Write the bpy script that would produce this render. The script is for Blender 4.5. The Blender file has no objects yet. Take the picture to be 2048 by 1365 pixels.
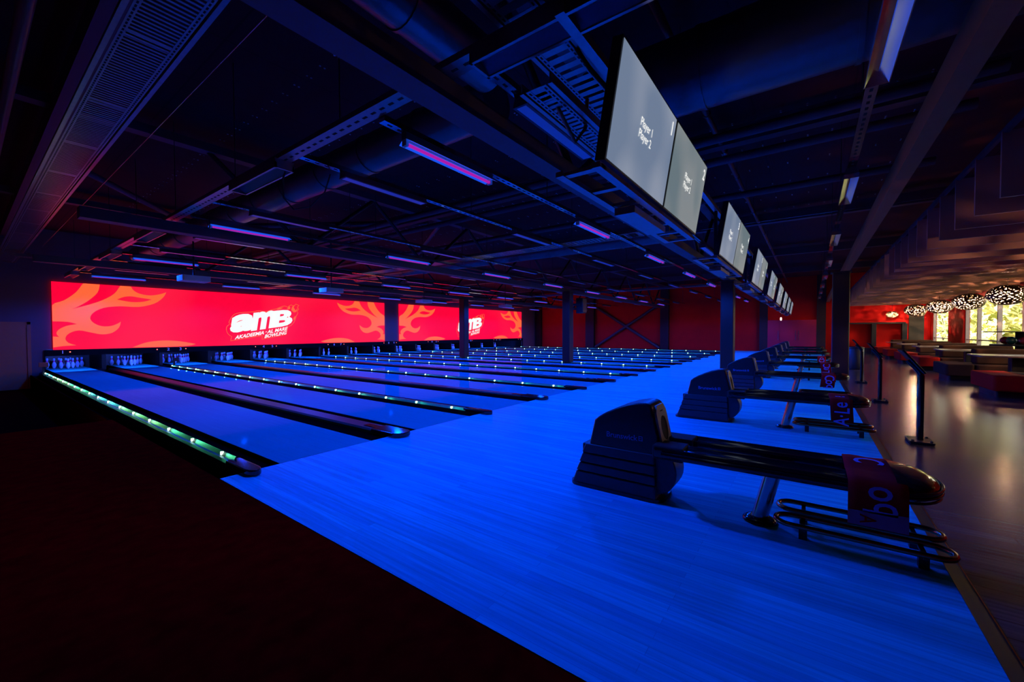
import bpy, bmesh, math, random
from mathutils import Vector, Matrix
random.seed(7)
S = bpy.context.scene
COL = S.collection
PI = math.pi

# ------------------------------------------------------------------ camera
FPX = 813.5253
yaw, pitch, roll = 0.9376, -0.0225, -0.0033
CAM = Vector((-1.9149, -4.3364, 1.3315))
cy, sy, cp, sp = math.cos(yaw), math.sin(yaw), math.cos(pitch), math.sin(pitch)
Fw = Vector((sy*cp, cy*cp, sp)); Rt = Vector((cy, -sy, 0)); Up = Rt.cross(Fw)
cr, sr = math.cos(roll), math.sin(roll)
R2 = Rt*cr + Up*sr; U2 = -Rt*sr + Up*cr
cd = bpy.data.cameras.new('camera'); cam = bpy.data.objects.new('camera', cd); COL.objects.link(cam)
M = Matrix.Identity(4)
for i in range(3):
    M[i][0], M[i][1], M[i][2], M[i][3] = R2[i], U2[i], -Fw[i], CAM[i]
cam.matrix_world = M
cd.sensor_width = 36; cd.lens = FPX*36/2048; cd.clip_start = .05; cd.clip_end = 300
S.camera = cam
S.view_settings.view_transform = 'Standard'; S.view_settings.look = 'None'
S.view_settings.exposure = 0; S.view_settings.gamma = 1
S.view_settings.use_curve_mapping = False
cc = S.cycles
cc.use_denoising = True; cc.max_bounces = 6; cc.diffuse_bounces = 3; cc.glossy_bounces = 3
cc.transparent_max_bounces = 8; cc.caustics_reflective = False; cc.caustics_refractive = False
cc.sample_clamp_indirect = 3; cc.use_light_tree = True

# ------------------------------------------------------------------ sky and daylight
W = bpy.data.worlds.new('world'); S.world = W; W.use_nodes = True
bg = W.node_tree.nodes['Background']
sky = W.node_tree.nodes.new('ShaderNodeTexSky'); sky.sky_type = 'HOSEK_WILKIE'; sky.turbidity = 9
sky.sun_direction = (0.2, .75, .62)
hz = W.node_tree.nodes.new('ShaderNodeMix'); hz.data_type = 'RGBA'; hz.inputs['Factor'].default_value = .8; hz.inputs['B'].default_value = (.115, .105, .088, 1)
W.node_tree.links.new(sky.outputs[0], hz.inputs['A']); W.node_tree.links.new(hz.outputs['Result'], bg.inputs[0]); bg.inputs[1].default_value = 26
sd = bpy.data.lights.new('sun', 'SUN'); sd.energy = 34; sd.angle = .02; sd.color = (1, .93, .8)
so = bpy.data.objects.new('sun', sd); COL.objects.link(so)
so.rotation_euler = Vector((-.2, -.75, -.62)).to_track_quat('-Z', 'Y').to_euler()

UV_POWER = 320.0
UV_COL = (0.0, 0.062, 1.0)

# ------------------------------------------------------------------ materials
MATS = {}
def nodes_of(name):
    m = bpy.data.materials.new(name); m.use_nodes = True
    nt = m.node_tree
    return m, nt, nt.nodes['Principled BSDF']
def mat(name, col, rough=.6, metal=0, var=.15, scale=12, spec=.5, emit=None, estr=0, coat=0, bump=0):
    if name in MATS: return MATS[name]
    m, nt, b = nodes_of(name)
    n = nt.nodes.new('ShaderNodeTexNoise'); n.inputs['Scale'].default_value = scale; n.inputs['Detail'].default_value = 3
    tc = nt.nodes.new('ShaderNodeTexCoord'); nt.links.new(tc.outputs['Object'], n.inputs['Vector'])
    mx = nt.nodes.new('ShaderNodeMix'); mx.data_type = 'RGBA'
    mx.inputs['A'].default_value = tuple(c*(1-var) for c in col)+(1,); mx.inputs['B'].default_value = tuple(min(1, c*(1+var)) for c in col)+(1,)
    nt.links.new(n.outputs['Fac'], mx.inputs['Factor']); nt.links.new(mx.outputs['Result'], b.inputs['Base Color'])
    b.inputs['Roughness'].default_value = rough; b.inputs['Metallic'].default_value = metal
    b.inputs['Specular IOR Level'].default_value = spec
    if coat: b.inputs['Coat Weight'].default_value = coat; b.inputs['Coat Roughness'].default_value = .08
    if emit: b.inputs['Emission Color'].default_value = tuple(emit)+(1,); b.inputs['Emission Strength'].default_value = estr
    if bump:
        bp = nt.nodes.new('ShaderNodeBump'); bp.inputs['Strength'].default_value = bump; bp.inputs['Distance'].default_value = .01
        nt.links.new(n.outputs['Fac'], bp.inputs['Height']); nt.links.new(bp.outputs['Normal'], b.inputs['Normal'])
    MATS[name] = m
    return m
def wood(name, c1, c2, gap, length, width, gapw, rough, spec, axis='Y', spectint=None, gvar=.5):
    """boards running along an axis: brick texture in world coordinates"""
    m, nt, b = nodes_of(name)
    g = nt.nodes.new('ShaderNodeNewGeometry'); mp = nt.nodes.new('ShaderNodeMapping')
    if axis == 'Y': mp.inputs['Rotation'].default_value = (0, 0, PI/2)
    nt.links.new(g.outputs['Position'], mp.inputs['Vector'])
    br = nt.nodes.new('ShaderNodeTexBrick'); br.offset = .37; br.offset_frequency = 2
    br.inputs['Scale'].default_value = 1; br.inputs['Brick Width'].default_value = length; br.inputs['Row Height'].default_value = width
    br.inputs['Mortar Size'].default_value = gapw; br.inputs['Mortar Smooth'].default_value = .3; br.inputs['Bias'].default_value = 0
    br.inputs['Color1'].default_value = tuple(c1)+(1,); br.inputs['Color2'].default_value = tuple(c2)+(1,); br.inputs['Mortar'].default_value = tuple(gap)+(1,)
    nt.links.new(mp.outputs['Vector'], br.inputs['Vector'])
    mp2 = nt.nodes.new('ShaderNodeMapping'); mp2.inputs['Scale'].default_value = (1.2, 30, 1)
    nt.links.new(mp.outputs['Vector'], mp2.inputs['Vector'])
    nz = nt.nodes.new('ShaderNodeTexNoise'); nz.inputs['Scale'].default_value = 1.5; nz.inputs['Detail'].default_value = 4
    nt.links.new(mp2.outputs['Vector'], nz.inputs['Vector'])
    mr = nt.nodes.new('ShaderNodeMapRange'); mr.inputs['From Min'].default_value = .3; mr.inputs['From Max'].default_value = .7
    mr.inputs['To Min'].default_value = 1-gvar; mr.inputs['To Max'].default_value = 1.0
    nt.links.new(nz.outputs['Fac'], mr.inputs['Value'])
    mu = nt.nodes.new('ShaderNodeMix'); mu.data_type = 'RGBA'; mu.blend_type = 'MULTIPLY'; mu.inputs['Factor'].default_value = 1
    nt.links.new(br.outputs['Color'], mu.inputs['A']); nt.links.new(mr.outputs['Result'], mu.inputs['B'])
    nt.links.new(mu.outputs['Result'], b.inputs['Base Color'])
    b.inputs['Roughness'].default_value = rough; b.inputs['Specular IOR Level'].default_value = spec
    if spectint: b.inputs['Specular Tint'].default_value = tuple(spectint)+(1,)
    MATS[name] = m
    return m
def glow(name, col, strength):
    if name in MATS: return MATS[name]
    m, nt, b = nodes_of(name)
    b.inputs['Base Color'].default_value = (.02, .02, .02, 1); b.inputs['Roughness'].default_value = .4
    b.inputs['Emission Color'].default_value = tuple(col)+(1,); b.inputs['Emission Strength'].default_value = strength
    MATS[name] = m
    return m
def screen_mat(name, ca, cb, scale, strength, rough=.5, spec=.2):
    m, nt, b = nodes_of(name)
    g = nt.nodes.new('ShaderNodeNewGeometry'); n = nt.nodes.new('ShaderNodeTexNoise'); n.inputs['Scale'].default_value = scale; n.inputs['Detail'].default_value = .5
    nt.links.new(g.outputs['Position'], n.inputs['Vector'])
    r = nt.nodes.new('ShaderNodeValToRGB'); r.color_ramp.elements[0].position = .38; r.color_ramp.elements[1].position = .62
    r.color_ramp.elements[0].color = tuple(ca)+(1,); r.color_ramp.elements[1].color = tuple(cb)+(1,)
    nt.links.new(n.outputs['Fac'], r.inputs['Fac']); nt.links.new(r.outputs['Color'], b.inputs['Emission Color'])
    b.inputs['Emission Strength'].default_value = strength; b.inputs['Base Color'].default_value = (.01, .01, .01, 1)
    b.inputs['Roughness'].default_value = rough; b.inputs['Specular IOR Level'].default_value = spec
    MATS[name] = m
    return m

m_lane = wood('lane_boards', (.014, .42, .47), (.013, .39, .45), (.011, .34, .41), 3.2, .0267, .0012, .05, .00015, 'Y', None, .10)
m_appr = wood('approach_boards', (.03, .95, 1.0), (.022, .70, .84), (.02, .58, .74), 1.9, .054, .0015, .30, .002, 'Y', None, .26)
m_planks = wood('oak_planks', (.17, .125, .105), (.12, .088, .076), (.02, .015, .014), 1.8, .15, .004, .20, .85, 'Y', None, .45)
m_carpet = mat('carpet', (.42, .0015, .0012), .95, var=.75, scale=9, spec=0, bump=.6)
m_lower = mat('lower_floor', (.03, .0015, .002), .9, spec=0)
m_black = mat('black_plastic', (.012, .012, .014), .38)
m_gutter = mat('gutter_plastic', (.006, .006, .009), .7, spec=0)
m_cap = mat('capping_black', (.010, .009, .010), .45, spec=.2)
m_strip = mat('strip_grey', (.16, .55, .22), .4, spec=.3)
m_wall = mat('plaster_lilac', (.30, .10, .10), .85, var=.05)
m_red = mat('plaster_red', (.90, .010, .009), .6, spec=.15, var=.12, scale=2)
m_redp = mat('pier_red', (.48, .008, .006), .7, var=.1, scale=2, spec=.1)
m_steel = mat('painted_steel', (.085, .045, .055), .55, var=.1)
m_galv = mat('galvanised_steel', (.34, .28, .28), .30, metal=.85, var=.2, scale=20)
m_chan = mat('channel_steel', (.62, .56, .56), .10, metal=1, var=.1, scale=20)
m_galvd = mat('galvanised_duct', (.16, .16, .17), .36, metal=.7, var=.2, scale=5)
m_darkmetal = mat('dark_metal', (.03, .03, .033), .45, metal=.3)
m_chrome = mat('brushed_steel', (.5, .48, .46), .22, metal=1, var=.1)
m_bronze = mat('bronze_tube', (.42, .24, .12), .22, metal=1, var=.1)
m_hood = mat('hood_plastic', (.045, .04, .062), .42, var=.1, scale=40)
m_col = mat('column_paint', (.030, .006, .0045), .55, var=.1)
m_shellp = mat('hood_shell', (.014, .010, .016), .36, var=.1, scale=40)
m_tan = mat('tan_plate', (.30, .24, .17), .45, var=.08)
m_gloss = mat('gloss_black', (.008, .008, .009), .12, spec=.7)
m_nose = mat('nose_bronze', (.030, .022, .014), .10, spec=1.0, metal=.25)
m_letter = mat('lettering_blue', (.12, .30, .75), .5)
m_towel = mat('towel_red', (.60, .006, .008), .9, var=.15, scale=60, spec=.1)
m_toweltext = mat('towel_print', (.36, .27, .72), .9, var=.05, spec=.1)
m_towelpale = mat('towel_pale', (.45, .14, .26), .9, var=.05, spec=.1)
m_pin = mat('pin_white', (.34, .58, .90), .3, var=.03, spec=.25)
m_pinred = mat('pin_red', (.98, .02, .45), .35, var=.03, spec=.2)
m_trunk = mat('bark', (.12, .09, .06), .9)
m_sofa_b = mat('sofa_brown', (.075, .032, .018), .85, spec=.1, var=.15)
m_sofa_r = mat('sofa_red', (.50, .018, .010), .8, spec=.08, var=.12)
m_tabletop = mat('table_top', (.30, .24, .19), .28, var=.08)
m_brown = mat('baffle_wood', (.46, .20, .14), .55, var=.25, scale=3)
m_frame = mat('window_frame', (.45, .33, .33), .5)
m_white = mat('white_paint', (.75, .73, .72), .6, var=.05)
m_rubber = mat('rubber', (.02, .02, .02), .8)
m_door = mat('door_lilac', (.95, .15, .06), .55, var=.04)
m_pink = mat('pink_laminate', (.62, .006, .05), .4, var=.04)

# ------------------------------------------------------------------ mesh builder
class MB:
    def __init__(s): s.v, s.f, s.mi, s.cur, s.sm = [], [], [], 0, []
    def add(s, verts, faces, smooth=False):
        o = len(s.v); s.v += [tuple(v) for v in verts]
        for f in faces:
            s.f.append(tuple(i+o for i in f)); s.mi.append(s.cur); s.sm.append(smooth)
        return s
    def use(s, i): s.cur = i; return s
    def box(s, x0, x1, y0, y1, z0, z1):
        v = [(x, y, z) for z in (z0, z1) for y in (y0, y1) for x in (x0, x1)]
        return s.add(v, [(0, 2, 3, 1), (4, 5, 7, 6), (0, 1, 5, 4), (2, 6, 7, 3), (0, 4, 6, 2), (1, 3, 7, 5)])
    def rbox(s, x0, x1, y0, y1, z0, z1, r=.02, n=3):
        """box with rounded vertical corners"""
        r = min(r, (x1-x0)/2-1e-4, (y1-y0)/2-1e-4); p = []
        for cx, cyy, a in ((x1-r, y1-r, 0), (x0+r, y1-r, 90), (x0+r, y0+r, 180), (x1-r, y0+r, 270)):
            for k in range(n+1):
                t = math.radians(a+90*k/n); p.append((cx+r*math.cos(t), cyy+r*math.sin(t)))
        return s.prism([(x, y, z0) for x, y in p], (0, 0, z1-z0))
    def prism(s, pts, ext, smooth=False):
        n = len(pts); e = Vector(ext)
        v = [Vector(p) for p in pts]; v2 = [p+e for p in v]
        f = [tuple(range(n-1, -1, -1)), tuple(range(n, 2*n))]
        s.add(v+v2, f)
        o = len(s.v)-2*n
        for i in range(n):
            j = (i+1) % n
            s.f.append((o+i, o+j, o+n+j, o+n+i)); s.mi.append(s.cur); s.sm.append(smooth)
        return s
    def poly(s, pts): return s.add(pts, [tuple(range(len(pts)))])
    def tube(s, pts, r, n=10, closed=False, cap=True):
        pts = [Vector(p) for p in pts]; N = len(pts); rings = []
        ref = None
        for i, p in enumerate(pts):
            a = pts[(i-1) % N] if (closed or i > 0) else p
            b = pts[(i+1) % N] if (closed or i < N-1) else p
            t = (b-a).normalized()
            if ref is None:
                ref = Vector((0, 0, 1)) if abs(t.z) < .9 else Vector((1, 0, 0))
            u = (ref - t*ref.dot(t)).normalized(); w = t.cross(u); ref = u
            rr = r[i] if isinstance(r, (list, tuple)) else r
            rings.append([p+(u*math.cos(2*PI*k/n)+w*math.sin(2*PI*k/n))*rr for k in range(n)])
        v = [q for g in rings for q in g]; f = []
        for i in range(N if closed else N-1):
            j = (i+1) % N
            for k in range(n):
                l = (k+1) % n; f.append((i*n+k, i*n+l, j*n+l, j*n+k))
        s.add(v, f, True)
        if cap and not closed:
            s.add(rings[0], [tuple(range(n-1, -1, -1))]); s.add(rings[-1], [tuple(range(n))])
        return s
    def lathe(s, prof, c=(0, 0, 0), n=20, mats=None):
        v, f, mm = [], [], []
        for r, z in prof:
            v += [(c[0]+r*math.cos(2*PI*k/n), c[1]+r*math.sin(2*PI*k/n), c[2]+z) for k in range(n)]
        o = len(s.v); s.v += v
        for i in range(len(prof)-1):
            for k in range(n):
                l = (k+1) % n
                s.f.append((o+i*n+k, o+i*n+l, o+(i+1)*n+l, o+(i+1)*n+k)); s.mi.append(mats[i] if mats else s.cur); s.sm.append(True)
        for idx, rev in ((0, True), (len(prof)-1, False)):
            if prof[idx][0] > 1e-4:
                ids = [o+idx*n+k for k in range(n)]
                s.f.append(tuple(reversed(ids)) if rev else tuple(ids)); s.mi.append(mats[min(idx, len(mats)-1)] if mats else s.cur); s.sm.append(False)
        return s
    def mesh(s, name, mats):
        me = bpy.data.meshes.new(name); me.from_pydata(s.v, [], s.f)
        for m in (mats if isinstance(mats, (list, tuple)) else [mats]): me.materials.append(m)
        me.polygons.foreach_set('material_index', s.mi); me.polygons.foreach_set('use_smooth', s.sm)
        me.update()
        return me
def link(name, me, parent=None, loc=(0, 0, 0)):
    o = bpy.data.objects.new(name, me); COL.objects.link(o); o.location = loc
    if parent: o.parent = parent
    return o
def obj(name, mb, mats, parent=None, loc=(0, 0, 0), bevel=0):
    o = link(name, mb.mesh(name, mats), parent, loc)
    if bevel:
        b = o.modifiers.new('bevel', 'BEVEL'); b.width = bevel; b.segments = 3; b.limit_method = 'ANGLE'; b.angle_limit = math.radians(35)
        for p in o.data.polygons: p.use_smooth = True
        w = o.modifiers.new('wn', 'WEIGHTED_NORMAL')
    return o
def tag(o, label, cat, group=None):
    o['label'] = label; o['category'] = cat
    if group: o['group'] = group
    return o
def thing(name, loc, label, cat, group=None):
    o = bpy.data.objects.new(name, None); COL.objects.link(o); o.location = loc; o.empty_display_size = .1
    return tag(o, label, cat, group)
def struct(o): o['kind'] = 'structure'; return o
def copy_tree(o, parent=None, loc=None):
    c = o.copy(); COL.objects.link(c)
    if parent is not None: c.parent = parent
    if loc is not None: c.location = loc
    for ch in KIDS.get(o.name, [k for k in bpy.data.objects if k.parent == o]): copy_tree(ch, c)
    return c
KIDS = {}
ORD = ['', 'first', 'second', 'third', 'fourth', 'fifth', 'sixth', 'seventh', 'eighth', 'ninth', 'tenth', 'eleventh', 'twelfth', 'thirteenth', 'fourteenth', 'fifteenth', 'sixteenth', 'seventeenth', 'eighteenth']

_tc = {}
def text_geo(body, offset=0.0, shear=0.0, res=3):
    k = (body, offset, shear)
    if k in _tc: return _tc[k]
    cu = bpy.data.curves.new('t', 'FONT'); cu.body = body; cu.size = 1; cu.offset = offset; cu.shear = shear; cu.resolution_u = res
    cu.align_x = 'CENTER'; cu.align_y = 'CENTER'
    to = bpy.data.objects.new('t', cu); COL.objects.link(to)
    dg = bpy.context.evaluated_depsgraph_get()
    me = bpy.data.meshes.new_from_object(to.evaluated_get(dg))
    v = [tuple(x.co) for x in me.vertices]; f = [tuple(p.vertices) for p in me.polygons]
    bpy.data.objects.remove(to); bpy.data.curves.remove(cu); bpy.data.meshes.remove(me)
    _tc[k] = (v, f)
    return v, f
def text(mb, body, c, right, up, offset=0.0, shear=0.0, fit=None):
    """flat lettering centred at c; right/up are vectors per unit em, or with fit the whole box"""
    v, f = text_geo(body, offset, shear)
    c, right, up = Vector(c), Vector(right), Vector(up)
    xs = [p[0] for p in v]; ys = [p[1] for p in v]
    x0, x1, y0, y1 = min(xs), max(xs), min(ys), max(ys)
    if fit: vv = [c+right*((p[0]-x0)/(x1-x0))+up*((p[1]-y0)/(y1-y0)) for p in v]
    else: vv = [c+right*(p[0]-(x0+x1)/2)+up*(p[1]-(y0+y1)/2) for p in v]
    return mb.add(vv, f)

# ------------------------------------------------------------------ plan of the hall
LW, D1, D2 = 1.066, .7127, .5942
P = 2*LW+D1+D2
def lane_x(i): n = i-1; return n*LW+((n+1)//2)*D1+(n//2)*D2
NL = 16
XE = 29.5            # end wall
YW = -9.6            # window wall
YB = 15.98           # back wall with the screens
ZC = 4.75            # ceiling
YA = -4.96           # rear edge of the approach
XR = lane_x(17)+.05
CX, CY = 13.46, (10.0, 4.0, -2.08)

# ------------------------------------------------------------------ floors, walls, ceiling
struct(obj('floor', MB().box(-4, XE, YW, YA-.07, -.25, 0), m_planks))
struct(obj('floor_carpet', MB().box(-4, -.535, YA-.07, 4.3, -.25, .002), m_carpet))
fl = MB().box(-4, -.535, 4.3, YB, -.6, -.45); fl.box(-.535, XE, 0, 20.6, -.6, -.16); fl.box(XR+.6, XE, 0, YB, -.16, -.01)
fl.box(-.56, -.53, 0, YB, -.6, -.02)
fl.box(-.53, XE, YA-.07, 0, -.6, -.03)
struct(obj('floor_lower', fl, m_lower))
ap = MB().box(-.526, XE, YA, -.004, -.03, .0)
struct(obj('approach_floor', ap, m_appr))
# dark threshold with a thin metal lip along the rear edge of the approach
th = MB().box(-.526, XE, YA-.07, YA, -.03, .004); th.use(1).box(-.526, XE, YA-.071, YA-.065, -.03, .007)
struct(obj('trim_1', th, [m_black, m_bronze]))
struct(obj('wall_left', MB().box(-4.2, -4, YW, YB, -.6, ZC), m_wall))
wb = MB()
wb.box(-4, -.23, YB, YB+.15, -.6, ZC)
wb.box(-.23, XE, YB, YB+.15, 3.0, ZC)
wb.box(-.23, XE, YB, YB+.15, .80, 3.0)
wb.box(27.32, XE, YB, YB+.15, -.2, .8)
struct(obj('wall_back', wb, m_wall))
wr = MB()
wr.box(XE, XE+.2, YW-.2, YB+.2, -.6, ZC)
struct(obj('wall_right', wr, m_red))
pw = MB()
pw.box(-.7, XE, 20.4, 20.6, -.6, 2); pw.box(-.7, -.55, YB+.15, 20.4, -.6, 2); pw.box(27.6, 27.75, YB+.15, 20.4, -.6, 2); pw.box(-.7, XE, YB+.15, 20.4, 2, 2.1)
struct(obj('wall_pit', pw, m_black))
# window wall: red piers, two openings
ww = MB()
W1 = (25.95, 29.2); W2 = (12.2, 23.55)
SILL, HEAD = .35, 2.62
for a, b in ((-4, W2[0]), (W2[1], W1[0]), (W1[1], XE)): ww.box(a, b, YW-.2, YW, -.3, ZC)
for a, b in (W1, W2): ww.box(a, b, YW-.2, YW, -.3, SILL); ww.box(a, b, YW-.2, YW, HEAD, ZC)
struct(obj('wall_front', ww, m_redp))

m, nt, b = nodes_of('ceiling_panels')
g = nt.nodes.new('ShaderNodeNewGeometry'); br = nt.nodes.new('ShaderNodeTexBrick'); br.offset = 0
br.inputs['Scale'].default_value = 1; br.inputs['Brick Width'].default_value = 2.4; br.inputs['Row Height'].default_value = 1.2
br.inputs['Mortar Size'].default_value = .012; br.inputs['Color1'].default_value = (.075, .008, .013, 1); br.inputs['Color2'].default_value = (.065, .007, .011, 1); br.inputs['Mortar'].default_value = (.04, .003, .005, 1)
nt.links.new(g.outputs['Position'], br.inputs['Vector']); nt.links.new(br.outputs['Color'], b.inputs['Base Color'])
b.inputs['Roughness'].default_value = .8; b.inputs['Specular IOR Level'].default_value = .2
m_ceil = m
ce = MB().box(-4.2, XE+.2, YW-.2, YB+.2, ZC, ZC+.15)
ce.use(1)  # fasteners get a paler colour that stands for light on bolt heads
for ix in range(12):
    X = -.27+1.2*ix
    for iy in range(52):
        Y = -5.6+.335*iy
        for dx in (-.03, .03):
            ce.lathe([(.014, -.001), (.014, -.006), (.004, -.010)], (X+dx, Y, ZC), 6)
struct(obj('ceiling', ce, [m_ceil, m_white]))

# ------------------------------------------------------------------ door in the back wall (only its right half is in view)
d = struct(obj('door_1', MB().box(-1.45, -.60, YB-.03, YB-.005, -.45, 1.63), m_door))
fr = MB().box(-.60, -.52, YB-.06, YB-.002, -.45, 1.70); fr.box(-1.53, -.52, YB-.06, YB-.002, 1.63, 1.70); fr.box(-1.53, -1.45, YB-.06, YB-.002, -.45, 1.70)
obj('door_frame', fr, m_door, d)
obj('hinge_gap', MB().box(-.605, -.58, YB-.034, YB-.028, -.45, 1.6), m_lower, d)
struct(obj('baseboard_back', MB().box(-.52, -.25, YB-.02, YB-.002, -.45, -.05), m_black))

# ------------------------------------------------------------------ lanes
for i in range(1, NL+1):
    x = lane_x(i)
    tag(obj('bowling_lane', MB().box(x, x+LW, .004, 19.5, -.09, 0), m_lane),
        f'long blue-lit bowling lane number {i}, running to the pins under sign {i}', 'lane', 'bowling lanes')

# dividers between the lanes: gutters, raised capping, marker lights
GW = .235
def gutter_mb(x0, x1):
    mb = MB(); n = 8; prof = []
    for k in range(n+1):
        t = PI*k/n; prof.append((x0+(x1-x0)*(1-math.cos(t))/2, -.005-.085*math.sin(t)))
    v = []; f = []
    for (x, z) in prof: v += [(x, 0, z), (x, 19.5, z)]
    for k in range(n): f.append((2*k, 2*k+2, 2*k+3, 2*k+1))
    mb.add(v, f, True)
    return mb
def capping_mb(w, y1):
    mb = MB(); pr = [(-w/2, -.1), (-w/2, .028), (-w/2+.02, .05), (w/2-.02, .05), (w/2, .028), (w/2, -.1)]
    mb.prism([(x, .0, z) for x, z in pr], (0, y1, 0))
    return mb
def nose_mb(w):
    """rounded cap that overhangs the foul line"""
    mb = MB(); n = 10; pts = []
    for k in range(n+1):
        t = PI*k/n; pts.append((w/2*1.06*math.cos(t), -.10-.12*math.sin(t)))
    pts = [(w/2*1.06, .35)]+pts+[(-w/2*1.06, .35)]
    mb.prism([(x, y, .004) for x, y in reversed(pts)], (0, 0, .056))
    return mb
m_led = glow('marker_led', (.55, 1, .75), 10)
led_mesh = MB().box(-.010, .012, -.010, .014, .036, .066).mesh('marker_light', m_led)
led_spots = [bpy.data.lights.new('marker_glow', 'SPOT') for _ in range(3)]
for l, c in zip(led_spots, ((.10, 1, .45), (.25, 1, .35), (.10, .8, 1))):
    l.energy = 1.6; l.color = c; l.spot_size = math.radians(60); l.spot_blend = .6; l.shadow_soft_size = .006
for k in range(0, NL+1):
    lighted = k % 2 == 0
    w = D2 if lighted else D1
    if k == 0: xc = -GW-.062; cw = .124
    elif k == NL: xc = lane_x(NL)+LW+GW+.062; cw = .124
    else: xc = lane_x(k)+LW+w/2; cw = w-2*GW
    if k == 0: lab = 'narrow black lane divider with marker lights along the left edge of lane 1'
    elif k == NL: lab = 'narrow black lane divider with marker lights beyond the farthest lane, 16'
    elif lighted: lab = f'narrow black lane divider with a row of marker lights between lanes {k} and {k+1}'
    else: lab = f'wide black lane divider without lights between lanes {k} and {k+1}'
    t = thing('lane_divider', (xc, 0, 0), lab, 'lane divider', 'lane dividers')
    if k < NL: obj('gutter', gutter_mb(cw/2, cw/2+GW), m_gutter, t)
    if k > 0: obj('gutter', gutter_mb(-cw/2-GW, -cw/2), m_gutter, t)
    obj('capping', capping_mb(cw, 16.25), m_cap, t)
    obj('end_cap', nose_mb(cw), m_gloss, t, bevel=.012)
    if not lighted:
        obj('inspection_lid', MB().box(-.05, .05, .35, .62, .05, .056), m_gloss, t)
    if lighted:
        # a tilted strip along the near side of the capping, with a small lamp every three feet
        if k == 0: sx, sz_ = .0, .033; obj('ridge', MB().prism([(-.014, .30, .05), (.014, .30, .05), (.014, .30, .086), (.009, .30, .086)], (0, 15.8, 0)), m_cap, t)
        else: sx, sz_ = -.057, .0
        sp_mb = MB().add([(sx-.014, .30, .017+sz_), (sx-.014, 16.1, .017+sz_), (sx+.012, 16.1, .055+sz_), (sx+.012, .30, .055+sz_)], [(0, 3, 2, 1)])
        obj('light_strip', sp_mb, m_strip, t)
        for q in range(18):
            y = .62+.905*q
            o = link('marker_light', led_mesh, t, (sx-.006, y, sz_-.014))
            lo = link('marker_glow', led_spots[(q//3) % 3], o, (-.040, -.014, .084))
            lo.rotation_euler = Vector((.10, -1, -.07)).to_track_quat('-Z', 'Y').to_euler()

# ------------------------------------------------------------------ mask over the pin decks, with lane signs
m_mask = mat('mask_black', (.004, .0022, .0022), .6, spec=.15)
mk = thing('pinsetter_mask', (0, YB-.06, 0), 'long black mask panel above the pins, carrying the white lane numbers', 'panel')
obj('panel', MB().box(-.235, 27.3, 0, .05, .575, .775), m_mask, mk)
obj('side_panel', MB().box(-.255, -.225, 0, .05, -.4, .775), m_mask, mk)
obj('side_panel', MB().box(27.27, 27.30, 0, .05, -.15, .775), m_mask, mk)
m_digit = mat('digit_white', (.75, .72, .85), .5, emit=(.55, .45, .75), estr=.12)
m_reddot = glow('red_led', (1, .16, .10), 2.2)
for i in range(1, NL+1):
    # numbers sit either side of the narrow divider between lanes
    if i % 2 == 0: cx = lane_x(i)+LW+D2/2-.19 if i < NL else lane_x(i)+LW+.02; dx = -.34
    else: cx = lane_x(i)-D2/2+.19 if i > 1 else .16; dx = .17
    mb = MB(); text(mb, str(i), (cx, -.004, .70), (.17, 0, 0), (0, 0, .15), .012)
    obj('lane_number', mb, m_digit, mk)
    obj('indicator_light', MB().lathe([(.02, 0), (.02, .004), (.01, .012)], (0, 0, 0), 10), m_reddot, mk, (cx+dx, -.004, .70)).rotation_euler = (PI/2, 0, 0)
# kickback partitions between the pin decks
for k in range(0, NL+1):
    if k == 0: xc, w = -GW-.02, .05
    elif k == NL: xc, w = lane_x(NL)+LW+GW+.02, .05
    else:
        w = .12 if k % 2 else .10; xc = lane_x(k)+LW+(D1 if k % 2 else D2)/2
    if k in (0, NL): continue
    tag(obj('kickback_partition', MB().box(xc-w/2, xc+w/2, 17.75, 20.3, -.1, .8), m_mask),
        f'dark partition beside the pin decks of lanes {k} and {k+1}', 'partition', 'pin deck partitions')

# pins
def pin_mesh():
    prof = [(.0255, 0), (.030, .012), (.043, .045), (.054, .085), (.0605, .115), (.0585, .145), (.050, .18), (.037, .215), (.0265, .24), (.0235, .258), (.0235, .270), (.0250, .288), (.0290, .315), (.0323, .342), (.031, .360), (.024, .374), (.010, .381), (.0005, .3812)]
    mats = [0]*17
    for j in (8, 9, 10): mats[j] = 1
    mb = MB(); mb.lathe(prof, n=16, mats=mats)
    # small red crest on the belly
    mb.use(1)
    c = []
    for a in range(8):
        t = 2*PI*a/8; ang = -PI*.62+.42*math.cos(t); z = .165+.022*math.sin(t)
        r = .0565-(z-.15)*.3+.002; c.append((r*math.cos(ang), r*math.sin(ang), z))
    mb.poly(c)
    return mb.mesh('bowling_pin', [m_pin, m_pinred])
PIN = pin_mesh()
ROWS = [(0, 0, 'front pin'), (-.1524, .264, 'left pin of the second row'), (.1524, .264, 'right pin of the second row'),
        (-.3048, .528, 'left pin of the third row'), (0, .528, 'middle pin of the third row'), (.3048, .528, 'right pin of the third row'),
        (-.4572, .792, 'far left pin of the back row'), (-.1524, .792, 'centre left pin of the back row'), (.1524, .792, 'centre right pin of the back row'), (.4572, .792, 'far right pin of the back row')]
HIDDEN_PINS = set()
for i in range(1, NL+1):
    for j, (dx, dy, nm) in enumerate(ROWS):
        if (i, j) in HIDDEN_PINS: continue
        o = link('bowling_pin', PIN, None, (lane_x(i)+LW/2+dx, 18.29+dy, 0))
        tag(o, f'white bowling pin with red neck, {nm}, lane {i}', 'bowling pin', 'bowling pins')
        o.rotation_euler = (0, 0, random.random()*6.28)
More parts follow.
